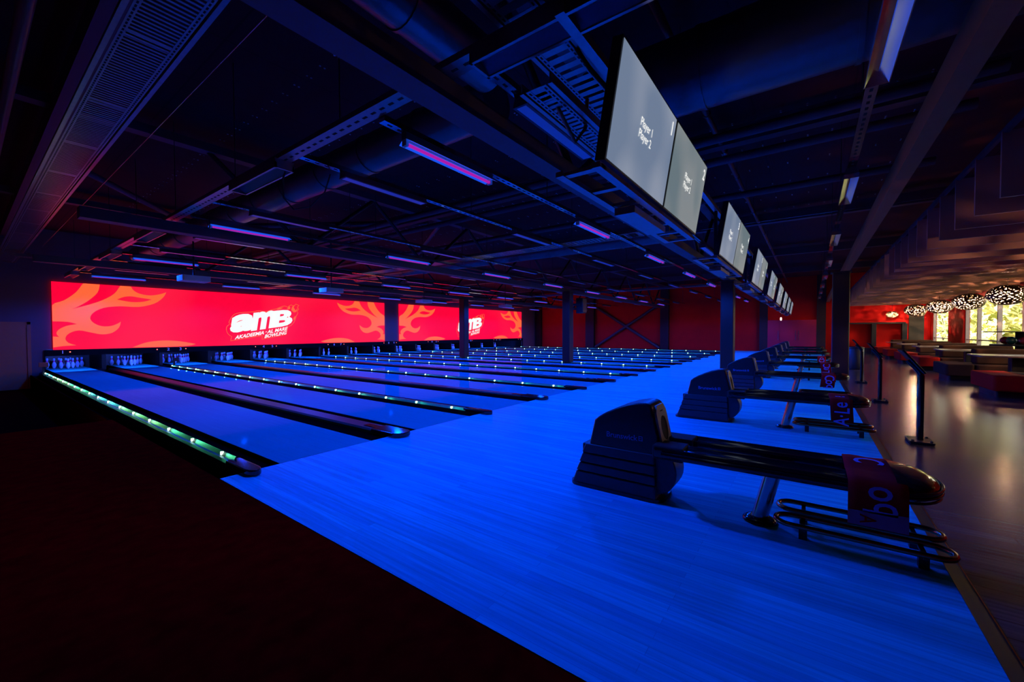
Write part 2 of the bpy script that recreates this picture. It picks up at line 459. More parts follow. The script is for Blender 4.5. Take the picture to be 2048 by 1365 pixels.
# pin deck lamps inside the mask
for i in range(1, NL+1):
    ld = bpy.data.lights.new('pin_lamp', 'SPOT'); ld.energy = 260; ld.color = (.05, .12, 1); ld.shadow_soft_size = .03; ld.spot_size = math.radians(140); ld.spot_blend = .5
    lt = thing('pin_deck_lamp', (lane_x(i)+LW/2, 16.35, .72), f'lamp behind the mask lighting the pins of lane {i}', 'lamp', 'pin deck lamps')
    obj('lamp_housing', MB().box(-.35, .35, -.03, .05, .03, .07), m_black, lt)
    lo = link('pin_lamp', ld, lt, (0, 0, 0)); lo.rotation_euler = Vector((0, 1, -.22)).to_track_quat('-Z', 'Y').to_euler()
# small sensor boxes on posts at the lane ends
for x, y, z, mm, lab in ((-.33, 15.2, .35, mat('box_red', (.75, .10, .03), .6), 'small reddish sensor box at the far left end of the marker lights'),
                         (3.13, 15.95, .26, m_black, 'small black sensor post at the far end of the divider between lanes 2 and 3')):
    t = thing('sensor_box', (x, y, 0), lab, 'sensor')
    obj('post', MB().box(-.025, .025, -.02, .02, .03, z), m_black, t)
    obj('housing', MB().box(-.10, .10, -.05, .05, z-.08, z+.06) if x < 0 else MB().box(-.03, .14, -.05, .05, z-.05, z+.09), mm, t, bevel=.01)

# ------------------------------------------------------------------ big red screens over the mask
FLAME = [(-.04,2.26),(.23,2.44),(.51,2.73),(.69,3.06),(1.1,3.06),(1.04,2.77),(.82,2.48),(.57,2.26),(.4,2.15),(.78,2.31),(1.15,2.5),(1.46,2.75),(1.63,3.06),(1.91,3.06),(1.99,2.91),(2.17,2.8),(2.46,2.76),(2.75,2.83),(2.94,2.92),(2.83,2.7),(2.57,2.46),(2.12,2.31),(1.6,2.31),(1.18,2.23),(.92,2.05),(.84,1.84),(.95,1.67),(1.13,1.58),(1.36,1.59),(1.55,1.69),(1.62,1.76),(1.57,1.54),(1.39,1.35),(1.13,1.29),(.84,1.36),(.56,1.43),(.33,1.33),(.24,1.16),(.31,1.01),(.49,.92),(.17,.9),(-.04,.86),(-.04,1.23),(.1,1.21),(.04,1.33),(.1,1.46),(.27,1.58),(.52,1.65),(.29,1.72),(-.04,1.73)]
EYE = [(1.53,2.55),(1.73,2.66),(1.93,2.69),(2.13,2.66),(2.5,2.61),(2.25,2.51),(1.92,2.48)]
MOUND = [(1.91,.80),(2.26,.96),(2.55,1.02),(2.9,1.04),(3.33,1.0),(3.85,.88),(3.46,.80)]
OUTL = [(4.93,1.47),(4.97,1.62),(5.10,1.72),(5.03,1.77),(5.12,1.98),(5.28,2.16),(5.6,2.23),(5.98,2.27),(6.15,2.32),(6.29,2.33),(6.52,2.30),(6.77,2.40),(6.96,2.44),(7.14,2.53),(7.35,2.6),(7.5,2.55),(7.66,2.68),(7.78,2.60),(7.88,2.72),(8.04,2.66),(7.95,2.58),(8.02,2.48),(7.93,2.38),(7.98,2.28),(7.90,2.15),(7.85,2.0),(7.78,1.83),(7.62,1.66),(7.49,1.60),(7.41,1.24),(6.33,1.03),(6.36,1.20),(5.08,.98),(5.13,1.17),(5.0,1.27)]
CURLS = [[(6.98,2.40),(7.10,2.49),(7.29,2.53),(7.16,2.44)], [(7.44,2.46),(7.52,2.54),(7.55,2.64),(7.62,2.52),(7.58,2.45)],
         [(7.66,2.42),(7.70,2.56),(7.80,2.68),(7.78,2.55),(7.86,2.42),(7.80,2.30)], [(7.74,1.98),(7.80,2.10),(7.86,2.14),(7.84,2.02),(7.78,1.92)], [(7.80,2.36),(7.90,2.44),(7.96,2.55),(7.93,2.42),(7.86,2.32)]]
m_scr = screen_mat('screen_red', (1.0, .0005, .038), (1.0, .012, .055), .35, 1.0)
m_scro = glow('screen_orange', (1.0, .135, .035), 1.0)
m_scrw = glow('screen_white', (.93, .97, .94), 1.0)
def smooth_poly(pts, n=3):
    """light Catmull-Rom smoothing that keeps the drawn corners crisp"""
    out = []; N = len(pts)
    for i in range(N):
        p0, p1, p2, p3 = (Vector(pts[(i+j-1) % N]) for j in range(4))
        a1 = (p1-p0).angle(p2-p1, 0) if (p1-p0).length and (p2-p1).length else 9
        a2 = (p2-p1).angle(p3-p2, 0) if (p3-p2).length and (p2-p1).length else 9
        t1 = (p2-p0)*.5 if a1 < 1.0 else (p2-p1)*.6
        t2 = (p3-p1)*.5 if a2 < 1.0 else (p2-p1)*.6
        for k in range(n):
            t = k/n
            out.append(tuple(p1*(2*t**3-3*t*t+1)+t1*(t**3-2*t*t+t)+p2*(-2*t**3+3*t*t)+t2*(t**3-t*t)))
    return out
def big_screen(x0, label):
    wdt = 13.04
    t = thing('projection_screen', (x0, YB-.06, 0), label, 'screen', 'large screens above the pins')
    obj('screen_panel', MB().box(0, wdt, .0, .05, .78, 3.055), m_scr, t)
    for mir in (False, True):
        fx = (lambda x: x+.04) if not mir else (lambda x: wdt-(x+.04))
        mb = MB()
        for poly, y in ((FLAME, -.002), (MOUND, -.002)):
            pts = [(min(max(fx(px), .0), wdt), y, min(max(pz, .78), 3.055)) for px, pz in smooth_poly(poly)]
            if mir: pts.reverse()
            mb.poly(pts)
        obj('flame_graphic', mb, m_scro, t)
        pts = [(fx(px), -.004, pz) for px, pz in smooth_poly(EYE)]
        if mir: pts.reverse()
        obj('flame_gap', MB().poly(pts), m_scr, t)
    lg = MB().tube([(x+.04, -.004, z) for x, z in smooth_poly(OUTL, 2)], .011, 4, True)
    for c in CURLS: lg.poly([(x+.04, -.004, z) for x, z in smooth_poly(c)])
    obj('logo_outline', lg, m_scro, t)
    L = MB()
    for body, o_, r_, u_, off in (('a', (5.03, 1.29), (.98, .17), (.13, .80), .055), ('m', (5.88, 1.40), (.99, .17), (.13, .84), .05), ('B', (6.72, 1.545), (.95, .14), (.13, .80), .05)):
        text(L, body, (o_[0]+.04, -.006, o_[1]), (r_[0], 0, r_[1]), (u_[0], 0, u_[1]), off, 0, True)
    ang = math.radians(10.4); rx, rz = math.cos(ang), math.sin(ang)
    for body, c, wd in (('AKADEEMIA', (5.24, 1.04), 1.20), ('·', (6.47, 1.34), .05), ('AL MARE', (6.55, 1.285), .90), ('BOWLING', (6.44, 1.075), .98)):
        text(L, body, (c[0]+.04, -.006, c[1]), (wd*rx, 0, wd*rz), (.05, 0, .17 if body != '·' else .05), .03, 0, True)
    obj('logo_lettering', L, m_scrw, t)
    return t
big_screen(-.05, 'wide red screen with orange flames and white logo above lanes 1 to 8')
big_screen(14.05, 'wide red screen with orange flames and white logo above lanes 9 to 16')

# ------------------------------------------------------------------ columns
def column(x, y, w, ztop, label):
    t = thing('column', (x, y, 0), label, 'column', 'dark steel columns')
    obj('shaft', MB().rbox(-w/2, w/2, -w/2, w/2, .051 if y > 0 else .001, ztop, .03), m_col, t)
    obj('cap_plate', MB().box(-w*.6, w*.6, -w*.6, w*.6, ztop, ztop+.03), m_col, t)
    return t
column(CX, CY[0], .36, 3.0, 'dark column farthest from the camera, standing in front of the second screen')
column(CX, CY[1], .36, 3.0, 'dark column with a loudspeaker, standing on the divider between lanes 8 and 9')
column(CX, CY[2], .40, 3.0, 'dark column standing on the approach behind the second ball return')
column(13.68, -5.05, .40, 3.05, 'broad dark column at the edge of the wooden floor')
sp_ = thing('loudspeaker', (CX+.42, CY[1]-.42, 2.44), 'black loudspeaker hanging beside the top of the column between lanes 8 and 9', 'loudspeaker')
obj('cabinet', MB().rbox(-.19, .19, -.16, .16, -.32, .32, .03), m_black, sp_)
obj('grille', MB().box(-.16, .16, -.175, -.16, -.28, .28), m_galv, sp_)
obj('bracket', MB().box(-.25, -.19, -.03, .28, .0, .08), m_darkmetal, sp_)
# end wall columns, X brace and cupboard doors
for y, w, lab in ((15.6, .55, 'dark pilaster in the far corner beside the second screen'), (10.5, .75, 'dark pilaster on the red end wall left of the cross brace'), (4.45, .6, 'dark pilaster on the red end wall right of the cross brace'), (-1.85, .45, 'dark pilaster on the end wall left of the pink cupboard'), (-4.85, .45, 'dark pilaster on the end wall right of the pink cupboard')):
    tag(obj('pilaster', MB().box(XE-.3, XE-.01, y-w/2, y+w/2, 0, ZC), m_col), lab, 'column', 'pilasters on the end wall')
xb = thing('cross_brace', (XE-.15, 0, 0), 'dark steel cross brace on the red end wall', 'brace')
for za, zb in ((0.05, 3.4), (3.4, 0.05)):
    obj('brace_bar', MB().tube([(0, 10.05, za), (0, 4.82, zb)], .11, 8), m_steel, xb)
cb = thing('cupboard', (XE-.25, 0, 0), 'pink built-in cupboard with three tall handles in the end wall', 'cupboard')
obj('carcass', MB().box(-.02, .24, -4.62, -2.08, .0, 2.02), m_pink, cb)
for y0, y1, hy in ((-2.72, -2.08, -2.66), (-3.65, -2.74, -3.58), (-4.62, -3.67, -3.74)):
    dd = obj('door', MB().box(-.05, -.02, y0+.006, y1-.006, .06, 2.0), m_pink, cb)
    obj('handle', MB().box(-.075, -.055, hy-.012, hy+.012, .75, 1.35), m_chrome, dd)
bc = thing('bar_counter', (XE-.5, -7.3, 0), 'dark framed bar recess with a shelf against the red end wall', 'counter')
obj('shelf', MB().box(-.1, .45, -1.25, 1.3, 1.72, 1.80), m_darkmetal, bc)
for y in (-1.22, .05, 1.25): obj('post', MB().box(-.05, .40, y-.10, y+.10, .0, 1.72), m_darkmetal, bc)
obj('front_panel', MB().box(.05, .12, -1.25, 1.25, .0, .35), m_darkmetal, bc)
tag(obj('wall_panel', MB().box(XE-.05, XE-.004, -9.35, -8.75, 0, 2.5), mat('panel_dark', (.05, .04, .03), .6)), 'dark narrow panel on the end wall beside the first window', 'panel')

# ------------------------------------------------------------------ roof steel
def beam_box(mb, x0, x1, y, z, w, h): mb.box(x0, x1, y-w/2, y+w/2, z, z+h)
for n, (y, lab) in enumerate(((CY[2], 'roof truss nearest the camera, its wide blue lower chord crossing above the approach'), (4.2, 'roof truss in the middle of the hall, above the lanes'), (10.2, 'roof truss farthest from the camera, close to the screens'))):
    x0 = -4 if n == 0 else -.85
    t = thing('roof_truss', (0, y, 0), lab, 'truss', 'roof trusses')
    z0 = 3.03 if n == 0 else 3.0
    obj('lower_chord', MB().box(x0, 28, -.11, .11, z0, z0+.16), m_steel, t)
    obj('upper_chord', MB().box(-4, 29, -.10, .10, 4.48, 4.62), m_steel, t)
    x = .75
    while x < 27:
        obj('diagonal', MB().tube([(x, 0, 4.5), (x+1.667, 0, z0+.1)], .045, 6), m_col, t)
        obj('diagonal', MB().tube([(x+1.667, 0, z0+.1), (x+3.334, 0, 4.5)], .045, 6), m_col, t)
        x += 3.334
for k, x in enumerate((-1.0, 5.6, 11.6, 17.6, 23.6)):
    tag(obj('roof_joist', MB().box(x-.09, x+.09, -9.4, 15.9, 4.35, 4.62), m_steel), f'long steel roof joist running toward the screens, {ORD[k+1]} from the left', 'beam', 'roof joists')
for k, (a, b) in enumerate((((-.6, 6.6), (2.2, 10.2)), ((2.2, 10.2), (6.0, 4.4)), ((6.4, 4.4), (10.2, 10.2)))):
    mb = MB().tube([(a[0], a[1], 4.42), (b[0], b[1], 4.42)], .07, 6)
    tag(obj('roof_brace', mb, m_steel), f'slanting roof brace lit red by the screens, {ORD[k+1]} from the left', 'brace', 'roof braces')
# edge beam over the rear of the approach
tag(obj('edge_beam', MB().box(-4, XE, -5.24, -5.10, 3.08, 3.30), mat('edge_beam_brown', (.34, .10, .03), .6)), 'long dark beam running above the edge of the wooden floor', 'beam')

# ------------------------------------------------------------------ lighting rows: channels, strip lights, ultraviolet lights
m_uvrefl = glow('uv_reflector_glow', (.012, .10, 1.0), .8)  # reflector is no lamp itself; its glow stands for tube light on it
m_uvtube = glow('uv_tube', (.50, .010, .42), .8)
m_strip_r = mat('strip_reflector', (.62, .80, 1.0), .28, metal=.45, var=.03)
m_trough = mat('trough_grey', (.10, .10, .16), .5, metal=.2)
m_dead = mat('strip_trough', (.80, .74, .72), .16, metal=1, var=.05)
ROWY = [(-4.70, 'd', 'row above the rear edge of the approach'), (-2.43, 's', 'row just in front of the monitors'), (-1.315, 'u', 'row above the middle of the approach'), (.12, 's', 'row above the foul line'), (2.66, 's', 'second row beyond the foul line'), (3.55, 'u', 'third row beyond the foul line'),
        (5.20, 's', 'fourth row beyond the foul line'), (7.4, 's', 'fifth row beyond the foul line'), (8.45, 'u', 'sixth row beyond the foul line'), (10.3, 's', 'seventh row beyond the foul line'), (11.9, 's', 'eighth row beyond the foul line'), (13.4, 'u', 'row closest to the screens')]
ch_hole = mat('channel_hole', (.004, .004, .004), .9)
def channel_mb(x0, x1, z=0, w=.08, h=.05):
    mb = MB().box(x0, x1, -w/2, w/2, z, z+h)
    mb.use(1); x = x0+.06
    while x < x1-.06 and x < 9: mb.box(x, x+.05, -.011, .011, z-.001, z+.001); x += .11
    return mb
def strip_mb():
    body = MB(); v = [(0, -.07, 0), (0, .07, 0), (0, .05, .07), (0, -.05, .07)]
    body.prism(v, (1.247, 0, 0))
    return body
strip_body = strip_mb().mesh('housing', m_steel)
strip_diff = MB().box(.02, 1.227, -.045, .045, -.0015, .002).mesh('reflector', m_strip_r)
tr = MB(); tr.box(.0, 1.247, -.072, -.066, -.05, .0).box(0, 1.247, .066, .072, -.05, 0).box(0, .006, -.07, .07, -.05, 0).box(1.241, 1.247, -.07, .07, -.05, 0)
tr.add([(.01, -.066, -.05), (1.24, -.066, -.05), (1.24, 0, -.004), (.01, 0, -.004), (1.24, .066, -.05), (.01, .066, -.05)], [(0, 1, 2, 3), (3, 2, 4, 5)])
dead_trough = tr.mesh('reflector', m_dead)
uv_body = MB().box(0, 1.247, -.035, .035, .05, .11).mesh('housing', m_steel)
rf = MB(); rf.add([(0, -.115, .0), (1.247, -.115, .0), (1.247, -.02, .05), (0, -.02, .05), (1.247, .02, .05), (0, .02, .05), (1.247, .07, .01), (0, .07, .01)], [(0, 1, 2, 3), (3, 2, 4, 5), (5, 4, 6, 7)])
uv_ref = rf.mesh('reflector', m_uvrefl)
uv_tube = MB().tube([(.02, -.005, .012), (1.227, -.005, .012)], .016, 8).mesh('tube', m_uvtube)
uv_end = MB().box(.0, .03, -.03, .03, -.01, .05).mesh('tube_holder', m_white)
for r, (y, kind, rname) in enumerate(ROWY):
    z = 3.05 if kind == 'u' else 3.15
    t = thing('lighting_channel', (0, y, z), f'thin perforated channel carrying the lights, {rname}', 'channel', 'light carrying channels')
    obj('channel', channel_mb(.3, 27.6, .07 if kind != 'u' else .11), [m_chan, ch_hole], t)
    for k in range(0, 8):
        obj('hanger_rod', MB().tube([(3.05+P*k, 0, .12), (3.05+P*k, 0, ZC-z)], .006, 5, cap=False), m_darkmetal, t)
    for k in range(8):
        x = (.54 if kind == 'u' else .80)+P*k
        if kind == 'u':
            o = thing('uv_light', (x, y, z), f'magenta ultraviolet tube lamp, {ORD[k+1]} from the left, {rname}', 'lamp', 'ultraviolet lamps')
            link('housing', uv_body, o); link('reflector', uv_ref, o); link('tube', uv_tube, o); link('tube_holder', uv_end, o); link('tube_holder', uv_end, o, (1.217, 0, 0))
            ld = bpy.data.lights.new('uv_glow', 'SPOT'); ld.energy = UV_POWER; ld.color = UV_COL; ld.shadow_soft_size = .10
            ld.spot_size = math.radians(168); ld.spot_blend = .35
            link('uv_glow', ld, o, (.62, 0, -.14))
        else:
            o = thing('strip_light', (x, y, z), f'slim strip light, {ORD[k+1]} from the left, {rname}', 'lamp', 'slim strip lights')
            link('housing', strip_body, o)
            if kind == 'd': link('reflector', dead_trough, o)
            else: link('reflector', strip_diff, o)

# channel running toward the screens above the left edge of lane 1, with its own unlit lights
t = thing('lighting_channel', (.22, 0, 3.2), 'perforated channel running toward the screens above the left edge of lane 1', 'channel', 'light carrying channels')
mb = MB().box(-.07, .07, -4.2, 15.3, 0, .05); mb.use(1)
y = -4.1
while y < 8: mb.box(-.012, .012, y, y+.06, -.001, .001); y += .12
obj('channel', mb, [m_galv, ch_hole], t)
for k in range(8): obj('hanger_rod', MB().tube([(0, -3.2+2.4*k, .05), (0, -3.2+2.4*k, ZC-3.2)], .006, 5, cap=False), m_darkmetal, t)
for k, y in enumerate((-3.75, .28, 4.9, 8.2, 11.0, 13.6)):
    o = thing('trough_light', (.22, y, 3.13), f'unlit trough light on the channel above lane 1, {ORD[k+1]} from the camera', 'lamp', 'unlit trough lights')
    b_ = MB().box(-.10, .10, 0, 1.25, .03, .07); b_.box(-.10, -.08, 0, 1.25, -.03, .03); b_.box(.08, .10, 0, 1.25, -.03, .03); b_.box(-.1, .1, 0, .02, -.03, .03); b_.box(-.1, .1, 1.23, 1.25, -.03, .03)
    obj('housing', b_, m_galv, o)
    obj('reflector', MB().add([(-.08, .02, -.02), (-.08, 1.23, -.02), (0, 1.23, .028), (0, .02, .028), (.08, 1.23, -.02), (.08, .02, -.02)], [(0, 3, 2, 1), (3, 5, 4, 2)]), m_trough, o)

# cable trays
def ladder_tray(name, p0, length, axis, w, pitch, rung, label, flange=.07, mat_=m_galv):
    t = thing(name, p0, label, 'cable tray', 'cable trays')
    def bx(mb, a0, a1, b0, b1, c0, c1):
        if axis == 'Y': mb.box(b0, b1, a0, a1, c0, c1)
        else: mb.box(a0, a1, b0, b1, c0, c1)
    for s in (-1, 1):
        mb = MB(); bx(mb, 0, length, s*w/2-.004, s*w/2+.004, 0, flange)
        bx(mb, 0, length, s*w/2-s*.05-.018, s*w/2-s*.05+.018, -.002, .002)
        bx(mb, 0, length, s*w/2-.016, s*w/2+.016, -.003, .001)
        mb.use(1); a = .02
        while a < length and a < 16:
            bx(mb, a, a+.03, s*w/2-s*.05-.006, s*w/2-s*.05+.006, -.0035, -.0025); a += .05
        obj('side_rail', mb, [mat_, ch_hole], t)
    mb = MB(); a = 0; n = 0
    while a < length:
        wd = rung if n % 28 else rung*5
        bx(mb, a, a+wd, -w/2+.06, w/2-.06, 0, .003); a += pitch; n += 1
    obj('rungs', mb, mat_, t)
    return t
ladder_tray('cable_tray', (-1.03, -3.2, 3.5), 18.6, 'Y', .39, .05, .022, 'wide slotted cable tray running toward the screens at the far left')
ladder_tray('cable_tray', (-.6, -2.85, 3.32), 2.55, 'X', .32, .10, .06, 'short wide slotted cable tray above the approach at the top of the view')
ladder_tray('cable_tray', (.35, -2.87, 2.92), 3.4, 'X', .22, .06, .035, 'narrow slotted cable tray leading to the back of the first monitors')
ladder_tray('cable_tray', (6.2, -1.6, 3.28), 17.0, 'Y', .40, .09, .06, 'slotted cable tray running toward the screens above lanes 4 and 5', mat_=m_galv)
ladder_tray('cable_tray', (17.2, -1.6, 3.28), 17.0, 'Y', .40, .09, .06, 'slotted cable tray running toward the screens above lanes 10 and 11')
ladder_tray('cable_tray', (-3.0, 12.4, 3.35), 2.9, 'X', .22, .09, .05, 'short cable tray lit red above the door in the left corner')
# round ducts
def duct(p0, p1, r, label):
    t = thing('air_duct', (0, 0, 0), label, 'duct', 'round air ducts')
    obj('pipe', MB().tube([p0, p1], r, 24), m_galvd, t)
    a, b = Vector(p0), Vector(p1); L = (b-a).length; n = int(L/1.2)
    for k in range(1, n+1):
        q = a+(b-a)*(k/(n+1)); dvec = (b-a).normalized()*.02
        obj('joint_ring', MB().tube([q-dvec, q+dvec], r+.012, 24), m_galvd, t)
    return t
duct((1.55, -1.6, 3.82), (1.55, 13, 3.82), .24, 'round air duct running toward the screens above lane 2')
duct((-4, -1.72, 3.95), (1.27, -1.72, 3.95), .22, 'round air duct crossing the top of the view above the approach')
duct((2.45, -9.3, 3.9), (2.45, -2.3, 3.9), .36, 'thick round air duct behind the first monitor, leading to the window wall')
duct((9.3, -1.2, 3.9), (9.3, 13, 3.9), .2, 'round air duct running toward the screens above lane 6')
tag(obj('pipe', MB().tube([(-1.55, -3, 3.9), (-1.55, 15.5, 3.9)], .05, 10), mat('pipe_red', (.20, .05, .05), .4)), 'reddish pipe along the ceiling at the far left', 'pipe')
spk = thing('sprinkler_pipe', (0, -3.12, 4.4), 'long reddish sprinkler pipe with hangers behind the monitors', 'pipe')
obj('pipe', MB().tube([(-3, 0, 0), (29, 0, 0)], .04, 10), mat('pipe_red', (.2, .05, .05), .4), spk)
for k in range(11):
    x = 1.5+1.45*k
    obj('hanger', MB().tube([(x, 0, .35), (x, 0, .05)], .007, 5, cap=False).tube([(x, .05*math.cos(a*PI/6), .05*math.sin(a*PI/6)) for a in range(12)], .008, 5, True), m_chrome, spk)
for k, (x, z) in enumerate(((4.72, 4.15), (5.75, 4.2), (7.9, 4.2))):
    tag(obj('service_pipe', MB().tube([(x, -6, z), (x, 14, z)], .07, 10), m_steel), f'dark service pipe running toward the screens under the ceiling, {ORD[k+1]} from the left', 'pipe', 'service pipes')
# thin steel wires
for k, (a, b) in enumerate((((-.55, -3, 3.62), (-.55, 12, 3.62)), ((7.2, -8, 3.42), (7.2, -2.2, 3.42)))):
    tag(obj('steel_wire', MB().tube([a, b], .005, 5), m_chrome), ('thin steel wire running toward the screens beside the wide cable tray', 'thin steel wire crossing behind the second pair of monitors')[k], 'wire', 'steel wires')
# hanging cable loop
pts = [Vector((.30, .35, 3.25)), Vector((.26, .42, 3.05)), Vector((.30, .50, 2.86)), Vector((.42, .52, 2.76)), Vector((.58, .45, 2.82)), Vector((.70, .34, 3.0)), Vector((.72, .25, 3.2))]
mb = MB()
for off in (0, .016): mb.tube([p+Vector((off, off, off*.4)) for p in pts], .006, 6)
tag(obj('hanging_cable', mb, m_rubber), 'loop of black cable hanging from the channel above the foul line', 'cable')
cbs = thing('cable_bundle', (0, 0, 0), 'dark cables with brown sheath running down to the first monitor', 'cable')
obj('cable', MB().tube([(.55, -2.9, 3.5), (.8, -3.05, 3.2), (.95, -3.2, 3.0), (1.0, -3.3, 2.8)], .016, 6), m_rubber, cbs)
obj('sheath', MB().tube([(.95, -2.95, 3.1), (.98, -2.92, 2.9), (.85, -2.9, 2.75), (.6, -2.87, 2.95)], .014, 6), mat('sheath_brown', (.25, .1, .04), .5), cbs)
# projectors
for k, (x, y) in enumerate(((1.52, 7.8), (5.05, 7.8), (9.9, 9.0), (14.6, 8.2))):
    t = thing('projector', (x, y, 2.58), f'pale projector hanging over the lanes, {ORD[k+1]} from the left', 'projector', 'projectors')
    obj('body', MB().rbox(-.28, .28, -.24, .24, 0, .13, .03), m_white, t)
    obj('lens', MB().tube([(0, .24, .065), (0, .30, .065)], .045, 14), m_gloss, t)
    obj('mount', MB().box(-.12, .12, -.12, .12, .13, .15).tube([(0, 0, .15), (0, 0, .98 if k == 0 else ZC-2.58)], .02, 8), m_darkmetal, t)

# ------------------------------------------------------------------ monitors over the approach
m_tv = [screen_mat('monitor_grey', (.15, .20, .30), (.24, .28, .37), 2.2, 1.0, .25, .3), screen_mat('monitor_green_grey', (.13, .175, .20), (.21, .235, .25), 2.2, 1.0, .25, .3)]
m_tvt = glow('monitor_text', (.95, .95, .92), 1.0)
TZ0, TZ1, TY0, TY1 = 2.285, 2.895, -3.42, -3.52
tvec = Vector((0, TY1-TY0, TZ1-TZ0)); tn = tvec.normalized(); nrm = Vector((0, -tn.z, tn.y))
for i in range(1, NL+1):
    k = (i-1)//2; x0 = .21+P*k+(0 if i % 2 else 1.092)
    t = thing('monitor', (x0, TY0, TZ0), f'tilted overhead monitor showing number {i} in its corner' , 'monitor', 'overhead monitors')
    def pl(u, v, d): q = Vector((u, 0, 0))+tn*v+nrm*d; return tuple(q)
    H = tvec.length; Wd = 1.052
    bz = MB(); c = [pl(-.012, -.012, 0), pl(Wd+.012, -.012, 0), pl(Wd+.012, H+.012, 0), pl(-.012, H+.012, 0)]
    bz.prism(c, tuple(nrm*-.06))
    obj('casing', bz, m_black, t)
    obj('display', MB().poly([pl(0, 0, .003), pl(Wd, 0, .003), pl(Wd, H, .003), pl(0, H, .003)]), m_tv[(i+1) % 2], t)
    tx = MB()
    for body, u, v, s_ in (('Player 1', .50, .345, .072), ('Player 2', .50, .275, .072)):
        text(tx, body, pl(u, v, .006), (s_, 0, 0), tuple(tn*s_), .012)
    obj('player_names', tx, m_tvt, t)
    tx = MB(); text(tx, str(i), pl(Wd-.06-.015*len(str(i)), H-.09, .006), (.13, 0, 0), tuple(tn*.13), .02)
    obj('corner_number', tx, m_tvt, t)
for k in range(8):
    x0 = .2+P*k
    t = thing('monitor_bracket', (x0, -3.42, 2.18), f'blue-lit perforated steel bracket under the pair of monitors {2*k+1} and {2*k+2}', 'bracket', 'monitor brackets')
    mb = MB().box(-.02, 2.2, .02, .07, .055, .085); mb.box(-.02, 2.2, .25, .30, .055, .085)
    for q in range(7): mb.box(.0+.36*q, .05+.36*q, .02, .30, .06, .08)
    obj('frame', mb, m_galv, t)
    mb = MB().box(.75, 1.5, .10, .25, .0, .05)
    obj('tray', mb, m_galv, t)
    for x in (1.05, 2.0): obj('hanger', MB().box(x-.02, x+.02, .2, .24, .08, .91), m_darkmetal, t)
tag(obj('monitor_rail', MB().box(.1, 27.6, -3.22, -3.16, 3.1, 3.16), m_galv), 'long steel rail above the row of monitors', 'rail')
sl = thing('spot_lamp', (25.2, -3.0, 2.0), 'small bright white lamp below the far monitors', 'lamp')
obj('bulb', MB().lathe([(.02, -.09), (.045, -.05), (.045, .05), (.02, .09)], n=10), glow('lamp_white', (1, .75, .6), 3), sl)
obj('stem', MB().tube([(0, 0, .09), (0, 0, ZC-2.0)], .01, 6), m_darkmetal, sl)

